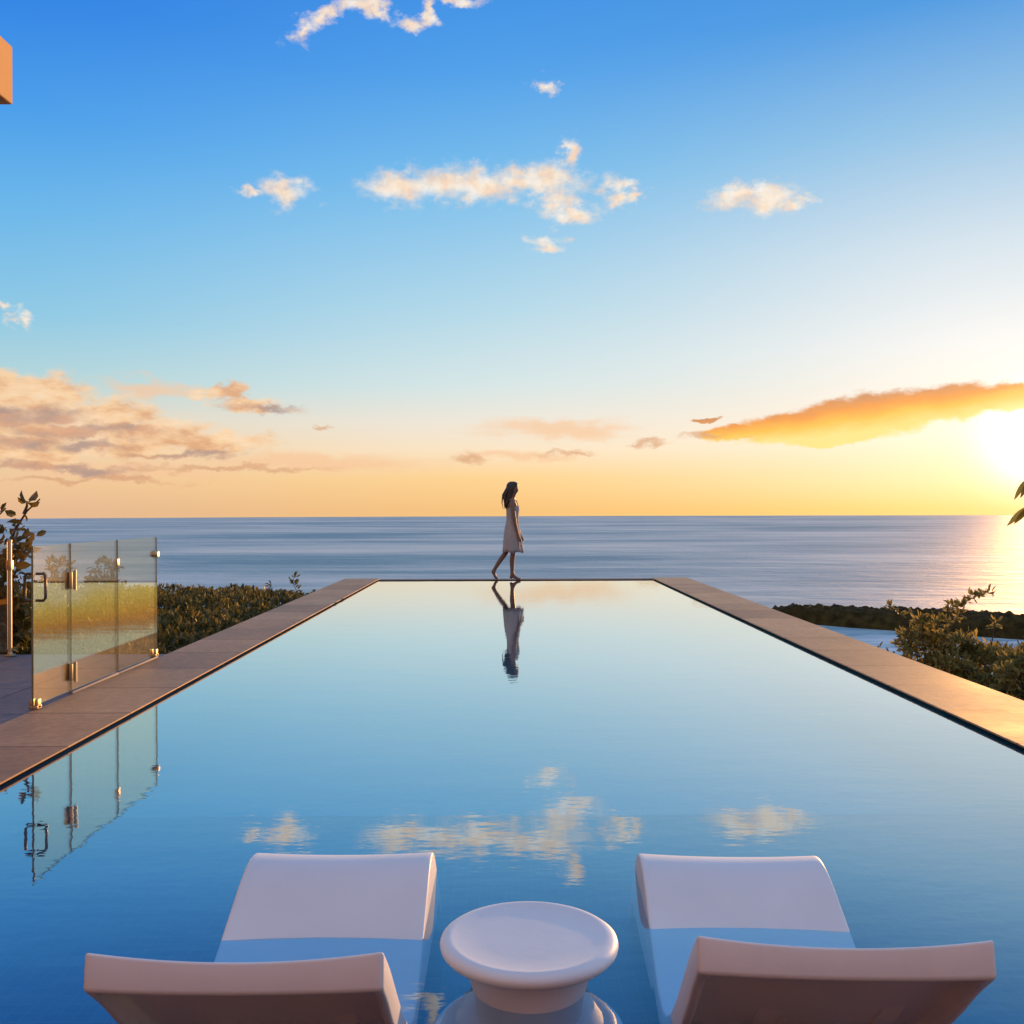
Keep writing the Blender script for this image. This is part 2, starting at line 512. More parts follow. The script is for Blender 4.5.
    th = mth('MULTIPLY', mth('ARCCOSINE', mth('MINIMUM', dt.outputs['Value'], 1)), 180/PI)
    g1 = mth('MULTIPLY', mth('EXPONENT', mth('MULTIPLY', mth('POWER', mth('DIVIDE', th, 2.2), 2), -1)), 1.4)
    g2 = mth('MULTIPLY', mth('EXPONENT', mth('DIVIDE', th, -5.5)), .23)
    vis = mth('SUBTRACT', 1, mth('MULTIPLY', dcl, .85))
    glow = mth('MULTIPLY', mth('ADD', g1, g2), vis)
    gcol = mixc(1.0, (1.0, .93, .80, 1), glow, 'MULTIPLY')
    sky = mixc(1.0, sky, gcol, 'ADD')
    # below the horizon: dim sea-coloured light
    sky = mixc(sstep(el, -1.5, -.6), lin((95,120,145)), sky)
    # Nishita daylight underneath
    st = N(nt, 'ShaderNodeTexSky', sky_type='NISHITA')
    st.sun_disc = False
    st.sun_elevation = SUN_EL
    st.sun_rotation = SUN_AZ
    st.altitude = 60
    b2 = N(nt, 'ShaderNodeBackground'); b2.inputs[1].default_value = .006
    L(st.outputs[0], b2.inputs[0])
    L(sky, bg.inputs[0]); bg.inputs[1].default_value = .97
    ad = N(nt, 'ShaderNodeAddShader')
    L(bg.outputs[0], ad.inputs[0]); L(b2.outputs[0], ad.inputs[1])
    L(ad.outputs[0], nt.nodes['World Output'].inputs[0])
    w.cycles.sampling_method = 'MANUAL'
    w.cycles.sample_map_resolution = 1024
make_world()

sun = bpy.data.lights.new('sun', 'SUN')
sun.energy = 5
sun.angle = R(.6)
sun.color = (1, .47, .14)
so = bpy.data.objects.new('sun', sun)
C.objects.link(so)
sv = Vector((math.sin(SUN_AZ)*math.cos(SUN_EL), math.cos(SUN_AZ)*math.cos(SUN_EL), math.sin(SUN_EL)))
so.rotation_euler = sv.to_track_quat('Z', 'Y').to_euler()
so.location = sv*50

# ------------------------------------------------------------------ setting
XL, XR, YF, YN = -2.235, 2.60, 16.48, .95     # pool water edges
XLO, XRO, YFO = -2.80, 3.17, 16.77            # outer edges of the coping
def sheet(name, x0, x1, y0, y1, z, m, nx=1, ny=1):
    vs, fs = [], []
    for j in range(ny+1):
        for i in range(nx+1):
            vs.append((x0+(x1-x0)*i/nx, y0+(y1-y0)*j/ny, z))
    for j in range(ny):
        for i in range(nx):
            a = j*(nx+1)+i
            fs.append((a, a+1, a+nx+2, a+nx+1))
    return obj(name, (vs, fs), m, smooth=False)

# sea, a disc out to the horizon
vs = [(0, 0, -60)]; fs = []
rad = [40, 150, 400, 800, 1500, 3000, 6000, 11200]
n = 160
for r_ in rad:
    for k in range(n): vs.append((r_*math.cos(2*PI*k/n), r_*math.sin(2*PI*k/n), -60))
for k in range(n): fs.append((0, 1+k, 1+(k+1) % n))
for i in range(len(rad)-1):
    for k in range(n):
        a, b_ = 1+i*n, 1+(i+1)*n
        fs.append((a+k, b_+k, b_+(k+1) % n, a+(k+1) % n))
tag(obj('sea', (vs, fs), M['sea'], smooth=False), 'open blue sea reaching to the horizon', 'sea', kind='structure')

# hillside under the villa
def ground_z(X, Y):
    if XL-.3 < X < XR+.3 and YN-.2 < Y < YF+.2: return -2.0
    z = -.34
    d = max(0, Y-(15.4 if X < 0 else 9.5), (X-3.6)*1.1 if Y > 2 else X-8, -14-X)
    if XL-.6 < X < XR+.6: d = max(0, Y-17.2, 0)
    z -= .62*d
    z += .10*noise.noise(Vector((X*.5, Y*.5, 3)))*(1+min(d, 20)*.3)
    return max(z, -62)
vs, fs = [], []
xs = [-130+i*6 for i in range(18)] + [-24+i*.4 for i in range(120)] + [24+i*6 for i in range(19)]
ys = [-40+i*4 for i in range(10)] + [i*.4 for i in range(60)] + [24+i*6 for i in range(18)]
for Y in ys:
    for X in xs: vs.append((X, Y, ground_z(X, Y)))
nx = len(xs)
for j in range(len(ys)-1):
    for i in range(nx-1):
        a = j*nx+i
        fs.append((a, a+1, a+nx+1, a+nx))
tag(obj('terrain', (vs, fs), M['soil']), 'dark soil of the hillside around the pool', 'terrain', kind='structure')

# pool
bm = bmesh.new()
SH, DEEP, YS = -.27, -.46, 4.6
def quad(*p): bm.faces.new([bm.verts.new(q) for q in p])
quad((XL,YN,SH),(XR,YN,SH),(XR,YS,SH),(XL,YS,SH)); bm.faces.ensure_lookup_table(); bm.faces[0].material_index = 2
quad((XL,YS,SH),(XR,YS,SH),(XR,YS,DEEP),(XL,YS,DEEP))
quad((XL,YS,DEEP),(XR,YS,DEEP),(XR,YF,DEEP),(XL,YF,DEEP))
for (x0, y0, x1, y1, zb) in ((XL,YN,XL,YS,SH),(XL,YS,XL,YF,DEEP),(XL,YF,XR,YF,DEEP),(XR,YF,XR,YS,DEEP),(XR,YS,XR,YN,SH),(XR,YN,XL,YN,SH)):
    quad((x0,y0,zb),(x1,y1,zb),(x1,y1,-.02),(x0,y0,-.02))
    bm.faces.ensure_lookup_table()
    quad((x0,y0,-.02),(x1,y1,-.02),(x1,y1,min(.0088, .004 if y0 == y1 == YF else 1)),(x0,y0,min(.0088, .004 if y0 == y1 == YF else 1)))
    bm.faces.ensure_lookup_table(); bm.faces[-1].material_index = 1  # shadow gap under the coping lip, painted as a near-black strip
tag(obj('pool_basin', bm, [M['pool_tile'], M['lip_shade'], M['shelf_tile']], smooth=False), 'blue tiled basin of the pool with a shallow shelf', 'pool basin', kind='structure')
tag(sheet('pool_water', XL+.001, XR-.001, YN+.001, YF-.001, -.003, M['pool_water']), 'still mirror-like pool water', 'water', kind='structure')

def coping(name, x0, x1, y0, y1, label, m=M['coping_stone'], z=.020, lip=.011):
    bm = bmesh.new()
    box(bm, x0, x1, y0, y1, z-lip, z, .005)
    o = obj(name, bm, m, smooth=False)
    return tag(o, label, 'coping', kind='structure')
LIP = .045
coping('pool_coping', XLO, XL+LIP, YN, YFO, 'brown stone coping along the left side of the pool')
coping('pool_coping', XR-LIP, XRO, YN, YFO, 'brown stone coping along the right side of the pool')
coping('pool_coping', XLO, XRO, YN-.6, YN-.002, 'brown stone coping along the near side of the pool')
coping('pool_edge', XL+LIP+.001, XR-LIP-.001, YF, YFO, 'thin dark stone edge at the far end of the pool', M['edge_stone'], .010, .3)
bm = bmesh.new()
box(bm, XLO, XL-.003, YN, YFO-.005, -.7, .0045); box(bm, XR+.003, XRO, YN, YFO-.005, -.7, .0045)
tag(obj('pool_wall', bm, M['edge_stone'], smooth=False), 'dark wall of the pool under its coping', 'pool wall', kind='structure')
tag(sheet('terrace', XLO, 12, -9, YN-.602, .016, M['terrace_stone']), 'grey paved terrace behind the pool', 'terrace', kind='structure')
tag(sheet('patio', -9, XLO-.002, YN-.6, 7.95, .015, M['paver']), 'grey paved patio left of the pool', 'patio', kind='structure')

# headland on the sea
vs, fs, mi = [], [], []
ctr = [at(740, 606, 560), at(790, 612, 540), at(860, 618, 520), at(930, 624, 500), at(1000, 630, 480), at(1080, 640, 455), at(1200, 655, 430)]
wid = [4, 17, 24, 27, 28, 32, 40]
hts = [2.0, 8.0, 8.5, 9, 9, 9, 10]
pts = []
for i in range(len(ctr)-1):
    for k in range(50):
        t = k/50
        p = ctr[i].lerp(ctr[i+1], t)
        pts.append((p.x, p.y, wid[i]*(1-t)+wid[i+1]*t, hts[i]*(1-t)+hts[i+1]*t))
nc = 30
for (x, y, w, h) in pts:
    for j in range(nc):
        s = j/(nc-1)*2-1
        nz_ = noise.fractal(Vector((x*.06, (y+s*w)*.06, 0)), 1, 2, 5)
        wv = 1+.25*noise.noise(Vector((x*.03, 5*(s > 0), 2)))
        vs.append((x+nz_*1.5, y-8+s*w*wv, -61 + (h+1)*(1-abs(s)**3.5) + nz_*1.1*(1-s*s) + 2.6*max(0, noise.noise(Vector((x*.35, (y+s*w)*.35, 4))))*(1-s**6)))
for i in range(len(pts)-1):
    for j in range(nc-1):
        a = i*nc+j
        fs.append((a, a+1, a+nc+1, a+nc))
tag(obj('headland', (vs, fs), M['headland_scrub']), 'low dark headland running into the sea on the right', 'headland', kind='structure')

# ------------------------------------------------------------------ foliage
def leaves(pts, size, aspect=.45, up=.3, jitter=.35):
    """pts: (position, outward direction); each leaf is a small folded blade"""
    vs, fs = [], []
    for p, d in pts:
        p = Vector(p)
        s = size*random.uniform(1-jitter, 1+jitter)
        d = (Vector(d) + Vector((random.gauss(0, .5), random.gauss(0, .5), random.gauss(0, .5)+up))).normalized()
        r = Vector((random.gauss(0, 1), random.gauss(0, 1), random.gauss(0, 1)))
        a = d.cross(r)
        if a.length < .01: continue
        a.normalize()
        nn = a.cross(d)
        w = s*aspect/2
        b0 = len(vs)
        fold = nn*w*.45
        droop = nn*(-s*.12)
        vs += [p, p+d*s*.3+a*w*.8+fold, p+d*s*.3-a*w*.8+fold, p+d*s*.35, p+d*s*.7+a*w*.75+fold+droop*.6, p+d*s*.7-a*w*.75+fold+droop*.6, p+d*s*.72+droop*.6, p+d*s+droop*1.3]
        fs += [(b0, b0+3, b0+1), (b0, b0+2, b0+3), (b0+1, b0+3, b0+6, b0+4), (b0+3, b0+2, b0+5, b0+6), (b0+4, b0+6, b0+7), (b0+6, b0+5, b0+7)]
    return vs, fs

def blob_pts(c, r, n, squash=1.0, inner=.55):
    out = []
    for _ in range(n):
        d = Vector((random.gauss(0, 1), random.gauss(0, 1), random.gauss(0, 1))).normalized()
        rr = random.uniform(inner, 1)
        out.append((Vector(c) + Vector((d.x*r*rr, d.y*r*rr, d.z*r*rr*squash)), d))
    return out

def branch_pts(pts, n, spread):
    out = []
    for _ in range(n):
        i = random.randrange(len(pts)-1)
        t = random.random()
        p = Vector(pts[i]).lerp(Vector(pts[i+1]), t)
        d = Vector((random.gauss(0, 1), random.gauss(0, 1), random.gauss(0, .6)+.4)).normalized()
        out.append((p+d*spread*random.random(), d))
    return out

# hedge bed left of the pool
def hedge():
    root = empty('hedge', (-5, 11, -.35))
    tag(root, 'low dense dark green hedge beside the left coping', 'hedge')
    lp = []
    def top(X, Y):
        s = min(1, max(0, (XLO-.02-X)/1.0)); s = s*s*(3-2*s)
        c = noise.fractal(Vector((X*1.7, Y*1.7, 0)), 1, 2, 3)
        return -.065 + .085*s + .11*c
    n = 0
    while n < 30000:
        Y = 8.05 + (15.2-8.05)*random.random()**1.1
        X = random.uniform(-9.2, XLO-.06)
        if X < -.565*Y-1.0: continue
        t = top(X, Y)
        if Y > 14.4: t -= (Y-14.4)*.16
        clump = noise.noise(Vector((X*3.2, Y*3.2, 7)))
        if clump < -.12 and random.random() < .8: continue
        z = t - abs(random.gauss(0, .07)) + .04*clump
        lp.append((Vector((X, Y, z)) - root.location, (noise.noise(Vector((X*3, Y*3, 1))), noise.noise(Vector((X*3, Y*3, 5))), .8)))
        n += 1
    obj('foliage', leaves(lp, .064, .5, .2, .6), M['hedge_leaf'], root, smooth=False)
hedge()

# sprigs standing out of the hedge
def sprig(name, base, pts, nl, size, label, m, group=None, spread=.03):
    root = empty(name, base)
    tag(root, label, 'plant', group)
    rel = [Vector(p)-Vector(base) for p in pts]
    bm = bmesh.new()
    tube(bm, rel, [.008*(1-.7*i/(len(rel)-1)) for i in range(len(rel))], 6)
    obj('stem', bm, M['bark'], root)
    obj('foliage', leaves(branch_pts(rel[1:], nl, spread), size, .45, .3), M[m], root, smooth=False)
    return root
Y = 14.5
p1, p2 = at(297, 592, Y), at(294, 576, Y)
sprig('tall_weed', (p1.x, Y, -.3), [(p1.x, Y, -.3), p1, at(293, 583, Y), p2], 26, .07, 'tallest thin weed rising above the far end of the hedge', 'hedge_leaf', spread=.05)
Y = 14.1
p1, p2 = at(271, 594, Y), at(271, 583, Y)
sprig('tall_weed', (p1.x, Y, -.3), [(p1.x, Y, -.3), p1, p2], 16, .06, 'small weed topping the hedge just left of the tallest weed', 'hedge_leaf', spread=.05)

# shrubs along the right coping
def shrub(name, base, clumps, stems, label, m, lsize, group=None):
    root = empty(name, base)
    tag(root, label, 'shrub', group)
    B = Vector(base)
    lp = []
    for (c, r, n, sq) in clumps:
        lp += blob_pts(Vector(c)-B, r, n, sq)
        for k in range(5):                       # secondary tufts give an uneven outline
            d = Vector((random.gauss(0, 1), random.gauss(0, 1), abs(random.gauss(0, .8)))).normalized()
            lp += blob_pts(Vector(c)-B + Vector((d.x*r, d.y*r, d.z*r*sq)), r*.38, n//9, 1, .2)
    bm = bmesh.new()
    for (c, r, n, sq) in clumps:
        q = Vector(c)-B
        tube(bm, [Vector((q.x*.2, q.y*.2, 0)), q*.55+Vector((.02, .02, 0)), q], [.02, .014, .005], 6)
    for st in stems:
        rel = [Vector(p)-B for p in st[0]]
        tube(bm, rel, [.008*(1-.75*i/(len(rel)-1))+.001 for i in range(len(rel))], 6)
        k = min(len(rel)-2, max(1, int(len(rel)*st[3]))) if len(st) > 3 else 0
        lp += branch_pts(rel[k:], st[1], st[2])
    obj('branch', bm, M['bark'], root)
    obj('foliage', leaves(lp, lsize, .42, .25), M[m], root, smooth=False)
    return root

def cl(px, py, Y, rpx, n, sq=.8):
    return (at(px, py, Y), rpx*Y/F, n, sq)
def st(pts, Y, n, spread=.03, frac=.5):
    return ([at(a, b_, Y) for a, b_ in pts], n, spread, frac)
Y = 12.5
shrub('coastal_shrub', (5.9, Y, ground_z(5.9, Y)-.03),
      [cl(925, 655, Y, 22, 420), cl(955, 655, Y+.2, 24, 420), cl(985, 664, Y, 24, 420), cl(945, 672, Y-.3, 20, 300), cl(910, 640, Y+.4, 14, 160),
       cl(1012, 668, Y-.2, 24, 360), cl(935, 628, Y, 15, 130), cl(978, 688, Y-.5, 20, 260), cl(960, 690, Y-.3, 22, 260), cl(1000, 700, Y-.4, 24, 300), cl(930, 680, Y, 22, 240)],
      [st([(925,660),(922,625),(935,610),(960,606),(972,597),(992,593)], Y, 60, .035, .5), st([(935,650),(955,622),(968,600)], Y, 30, .03, .4),
       st([(915,640),(900,615),(886,605)], Y+.1, 26, .03, .6), st([(930,640),(912,612)], Y, 14, .03, .5), st([(990,655),(994,628),(997,620)], Y, 14, .03, .6), st([(945,640),(948,612),(952,604)], Y, 22, .03, .4)],
      'leafy olive shrub with tall sprigs beside the right coping', 'shrub_leaf', .092)
Y = 11.0
shrub('coastal_shrub', (6.2, Y, ground_z(6.2, Y)-.03),
      [cl(1022, 682, Y, 22, 300), cl(1050, 670, Y, 30, 420), cl(1085, 680, Y, 30, 420), cl(1035, 662, Y+.5, 24, 300), cl(1018, 704, Y, 22, 260), cl(1045, 710, Y, 26, 260)],
      [st([(1040,680),(1046,640),(1050,625)], Y, 20)],
      'olive shrub cut off by the right edge of the photo', 'shrub_leaf', .092)
# ground cover on the slope
lp = []
for _ in range(16000):
    Y = random.uniform(4.6, 13.5); X = random.uniform(XRO+.05, 8)
    z = ground_z(X, Y) + random.uniform(0, .2)
    if X > 3.2+.3 and z > -.02: continue
    lp.append((Vector((X, Y, z)), (0, 0, 1)))
tag(obj('ground_cover', leaves(lp, .06, .4, .2), M['hedge_leaf'], smooth=False), 'low leafy ground cover on the slope right of the coping', 'ground cover', kind='stuff')

# big-leaved shrub at the left edge
def broad(name, base, stems, label, lsize, blobs=(), cat='shrub', lm='broad_leaf', asp=.6, rs=.016):
    root = empty(name, base)
    tag(root, label, cat)
    B = Vector(base)
    bm = bmesh.new()
    lp = []
    for pts, n, spread in stems:
        rel = [Vector(p)-B for p in pts]
        tube(bm, rel, [rs*(1-.65*i/(len(rel)-1)) for i in range(len(rel))], 7)
        lp += branch_pts(rel[min(len(rel)-2, len(rel)//2):], n, spread) if n else []
    for c, r, n in blobs: lp += blob_pts(Vector(c)-B, r, n, 1.0, .25)
    obj('branch', bm, M['bark'], root)
    obj('foliage', leaves(lp, lsize, asp, .1), M[lm], root, smooth=False)
    return root
Y = 8.5
G = at(-8, 655, Y)
broad('sea_grape_shrub', (G.x, Y, -.34),
      [([(G.x, Y, -.34), at(5, 560, Y), at(15, 530, Y), at(27, 511, Y), at(40, 499, Y)], 0, .02),
       ([at(24, 514, Y), at(27, 506, Y), at(27, 501, Y)], 5, .02),
       ([(G.x, Y, -.34), at(-2, 560, Y), at(-6, 520, Y), at(6, 508, Y)], 4, .02),
       ([(G.x, Y, -.34), at(12, 580, Y), at(28, 545, Y)], 14, .05)],
      'tall dark big-leaved shrub at the left edge with bare twigs on top', .115,
      [(at(10, 529, Y), 9*Y/F, 11), (at(27, 523, Y), 5*Y/F, 3), (at(0, 548, Y), 18*Y/F, 26), (at(16, 548, Y), 14*Y/F, 20), (at(33, 540, Y), 5*Y/F, 3), (at(6, 575, Y), 20*Y/F, 50),
       (at(-20, 560, Y), 28*Y/F, 90), (at(4, 605, Y), 24*Y/F, 110), (at(-15, 625, Y), 30*Y/F, 100), (at(15, 632, Y), 18*Y/F, 80)])
Y = 9.9
for (a, b_, lab) in ((104, 562, 'small bush seen through the middle of the glass fence'), (57, 562, 'small bush seen through the glass gate')):
    g = at(a, 620, Y)
    shrub('garden_bush', (g.x, Y, -.34), [cl(a, b_+6, Y, 11, 60, .7), cl(a-6, b_+24, Y, 12, 80), cl(a+6, b_+30, Y, 14, 90)], [], lab, 'hedge_leaf', .07)
# frangipani at the right edge: only drooping leaves enter the picture
Y = 12
B = at(1110, 640, Y)
frang = empty('frangipani_tree', (B.x, Y, ground_z(B.x, Y)-.1)); Bv = Vector((B.x, Y, ground_z(B.x, Y)-.1))
tag(frang, 'broad drooping leaves of a small tree at the right edge of the photo', 'tree')
bm = bmesh.new()
tips = [at(1030, 480, Y), at(1036, 508, Y), at(1085, 440, Y), at(1130, 470, Y)]
for t in tips:
    tube(bm, [Vector((0, 0, 0)), (at(1105, 560, Y)-Bv), (t-Bv)*.5+(at(1075, 500, Y)-Bv)*.5, t-Bv], [.11, .08, .05, .03], 7)
obj('trunk', bm, M['bark'], frang)
def big_leaf(vs, fs, base, tip, w, sag):
    base, tip = Vector(base), Vector(tip)
    d = tip-base; a = d.cross(Vector((0, 1, .25))).normalized()*w
    a = (a*.7 + Vector((0, w*.7, 0)))
    k = 9; b0 = len(vs)
    for i in range(k):
        t = i/(k-1); wd = math.sin(PI*min(1, .06+.94*t**1.6))**.6
        c = base.lerp(tip, t) + Vector((0, 0, -sag*(t*t-t*1.0)))
        vs += [c-a*wd+Vector((0, 0, .008)), c, c+a*wd+Vector((0, 0, .008))]
    for i in range(k-1):
        r0 = b0+i*3
        fs += [(r0, r0+1, r0+4, r0+3), (r0+1, r0+2, r0+5, r0+4)]
vs, fs = [], []
for base, tip in ((( 1032,480),(1014,500)), ((1036,508),(1007,526)), ((1034,482),(1030,510)), ((1038,508),(1014,524)), ((1040,508),(1024,528)), ((1036,508),(1045,535)), ((1034,484),(1020,498)),
                  ((1085,440),(1060,455)), ((1085,440),(1100,465)), ((1130,470),(1110,495)), ((1130,470),(1155,480)), ((1085,440),(1080,415)), ((1130,470),(1140,440))):
    big_leaf(vs, fs, at(*base, Y)-Bv, at(*tip, Y)-Bv, .10, .18)
obj('foliage', (vs, fs), M['sunlit_leaf'], frang)

# ------------------------------------------------------------------ glass fence
XG = XLO + .0
GZ, GH = .026, .965
def pane(y0, y1, h=GH, x=XG, z0=GZ):
    bm = bmesh.new()
    box(bm, x-.006, x+.006, y0, y1, z0+.02, z0+h)
    for f in bm.faces:
        f.material_index = 0 if abs(f.normal.x) > .9 else 1
    return bm
def hinge(y, z):
    bm = bmesh.new()
    for s in (-1, 1):
        box(bm, XG+s*.018-.011, XG+s*.018+.011, y-.034, y+.034, z-.055, z+.055, .004)
    tube(bm, [(XG+.034, y, z-.065), (XG+.034, y, z+.065)], .009, 10)
    return bm
def clamp(y, z):
    bm = bmesh.new()
    for s in (-1, 1):
        box(bm, XG+s*.017-.010, XG+s*.017+.010, y-.022, y+.022, z, z+.055, .005)
    box(bm, XG-.027, XG+.027, y-.028, y+.028, z-.002, z+.018, .003)
    return bm
YA, YB, YC, YD = [-F*XLO/(VX-px_) for px_ in (32, 70, 117, 156)]
def place(root):
    """keep child meshes where they were built"""
    for c in root.children: c.matrix_parent_inverse = Matrix.Translation(-root.location)
gate = empty('glass_gate', (XG, (YA+YB)/2, GZ))
tag(gate, 'clear glass gate with a D-shaped pull handle', 'gate')
obj('pane', pane(YA, YB-.008), [M['glass'], M['glass_edge']], gate, smooth=False)
bm = bmesh.new()
yh = YA+.035
for s in (-1, 1):
    z0, z1 = GZ+.64, GZ+.80
    xx = [XG+s*.008, XG+s*.05, XG+s*.062, XG+s*.062, XG+s*.05, XG+s*.008]
    zz = [z1, z1, z1-.015, z0+.015, z0, z0]
    tube(bm, [(a, yh, b_) for a, b_ in zip(xx, zz)], .0085, 10)
obj('handle', bm, M['dark_metal'], gate)
obj('hinge', hinge(YB-.004, GZ+.73), M['metal'], gate)
obj('hinge', hinge(YB-.004, GZ+.14), M['metal'], gate)
obj('bottom_latch', clamp(YA+.03, GZ), M['metal'], gate)
place(gate)
def fence_panel(y0, y1, label, knob):
    r = empty('glass_fence_panel', (XG, (y0+y1)/2, GZ))
    tag(r, label, 'fence panel', 'clear glass panels of the pool fence')
    obj('pane', pane(y0, y1), [M['glass'], M['glass_edge']], r, smooth=False)
    bm = bmesh.new(); box(bm, XG-.014, XG+.014, y0, y1, GZ-.004, GZ+.012, .002)
    obj('base_channel', bm, M['concrete'], r)
    for y in ((y1-.06,) if knob else ()): obj('clamp', clamp(y, GZ+.02), M['metal'], r)
    if knob:
        bm = bmesh.new()
        tube(bm, [(XG-.03, y1-.03, GZ+.83), (XG-.02, y1-.03, GZ+.83), (XG+.02, y1-.03, GZ+.83), (XG+.03, y1-.03, GZ+.83)], [.022, .028, .028, .022], 16)
        obj('round_clip', bm, M['metal'], r)
    else:
        bm = bmesh.new(); box(bm, XG-.014, XG+.014, y1-.02, y1+.02, GZ+.78, GZ+.83, .004)
        obj('joining_clip', bm, M['metal'], r)
    place(r)
    return r
fence_panel(YB, YC-.006, 'clear glass fence panel hinged to the gate', False)
fence_panel(YC, YD, 'far end glass fence panel with a round clip near its top corner', True)
# perimeter fence behind the patio: slim post and its pane
p = at(10, 648, 7.85)
post = empty('fence_post', (p.x, 7.85, .022))
tag(post, 'slim brass-coloured post in front of the dark big-leaved shrub', 'post')
bm = bmesh.new(); tube(bm, [(0, 0, 0), (0, 0, .93)], .016, 12); obj('pole', bm, M['metal'], post)
bm = bmesh.new(); lathe(bm, [(.0, .0), (.045, 0), (.045, .01), (.02, .016), (.018, .03), (0, .03)], 20); obj('base_flange', bm, M['metal'], post)
bm = bmesh.new(); box(bm, -.022, .022, -.022, .022, .70, .78, .004); obj('bracket', bm, M['metal'], post)
bm = bmesh.new(); lathe(bm, [(0, .93), (.019, .93), (.019, .945), (0, .955)], 16); obj('cap', bm, M['metal'], post)
r = empty('glass_fence_panel', (p.x-.8, 7.85, .022))
tag(r, 'glass fence panel left of the slim post, cut by the photo edge', 'fence panel', 'clear glass panels of the pool fence')
bm = bmesh.new(); box(bm, -.9, .78, -.006, .006, .03, .93)
for f in bm.faces: f.material_index = 0 if abs(f.normal.y) > .9 else 1
obj('pane', bm, [M['glass'], M['glass_edge']], r, smooth=False)

# ------------------------------------------------------------------ house corner, upper left
ye = 8.6
p0, p1 = at(13, 105, ye), at(13, 47, ye)
XE = p0.x
house = empty('house', (XE-3, 0, 0))
tag(house, 'orange sunlit roof corner of the house at the upper left', 'house')
bm = bmesh.new(); box(bm, XE-7, XE, -7, ye, p0.z, p1.z, .012); obj('roof_slab', bm, M['plaster'], house, smooth=False)
bm = bmesh.new(); box(bm, XE-6.5, XE-2.0, -6.5, 6.4, .024, p0.z-.003)
box(bm, XE-1.99, 9, -8.5, -5.5, .0245, 4.6)
obj('wall', bm, M['plaster'], house, smooth=False)
for x0 in (-4.6, -1.4, 1.8, 5.0):
    bm = bmesh.new()
    box(bm, x0, x0+.08, -5.52, -5.44, .1, 2.5); box(bm, x0+2.32, x0+2.4, -5.52, -5.44, .1, 2.5); box(bm, x0+.08, x0+2.32, -5.52, -5.44, 2.42, 2.5); box(bm, x0+.08, x0+2.32, -5.52, -5.44, .1, .18)
    fr_ = obj('window_frame', bm, M['dark_metal'], house, smooth=False)
    bm = bmesh.new(); box(bm, x0+.08, x0+2.32, -5.53, -5.48, .18, 2.42)
    obj('pane', bm, M['dark_window'], fr_, smooth=False)
for k in range(3):
    y0 = -5.5+k*4
    bm = bmesh.new()
    box(bm, XE-2.01, XE-1.94, y0, y0+.07, .1, 2.6); box(bm, XE-2.01, XE-1.94, y0+2.9, y0+2.97, .1, 2.6)
    box(bm, XE-2.01, XE-1.94, y0+.07, y0+2.9, 2.53, 2.6); box(bm, XE-2.01, XE-1.94, y0+.07, y0+2.9, .1, .17); box(bm, XE-2.01, XE-1.94, y0+1.45, y0+1.51, .17, 2.53)
    fr_ = obj('window_frame', bm, M['dark_metal'], house, smooth=False)
    bm = bmesh.new(); box(bm, XE-2.02, XE-1.97, y0+.07, y0+2.9, .17, 2.53)
    obj('pane', bm, M['dark_window'], fr_, smooth=False)
for c in house.children: c.matrix_parent_inverse = Matrix.Translation(-house.location)

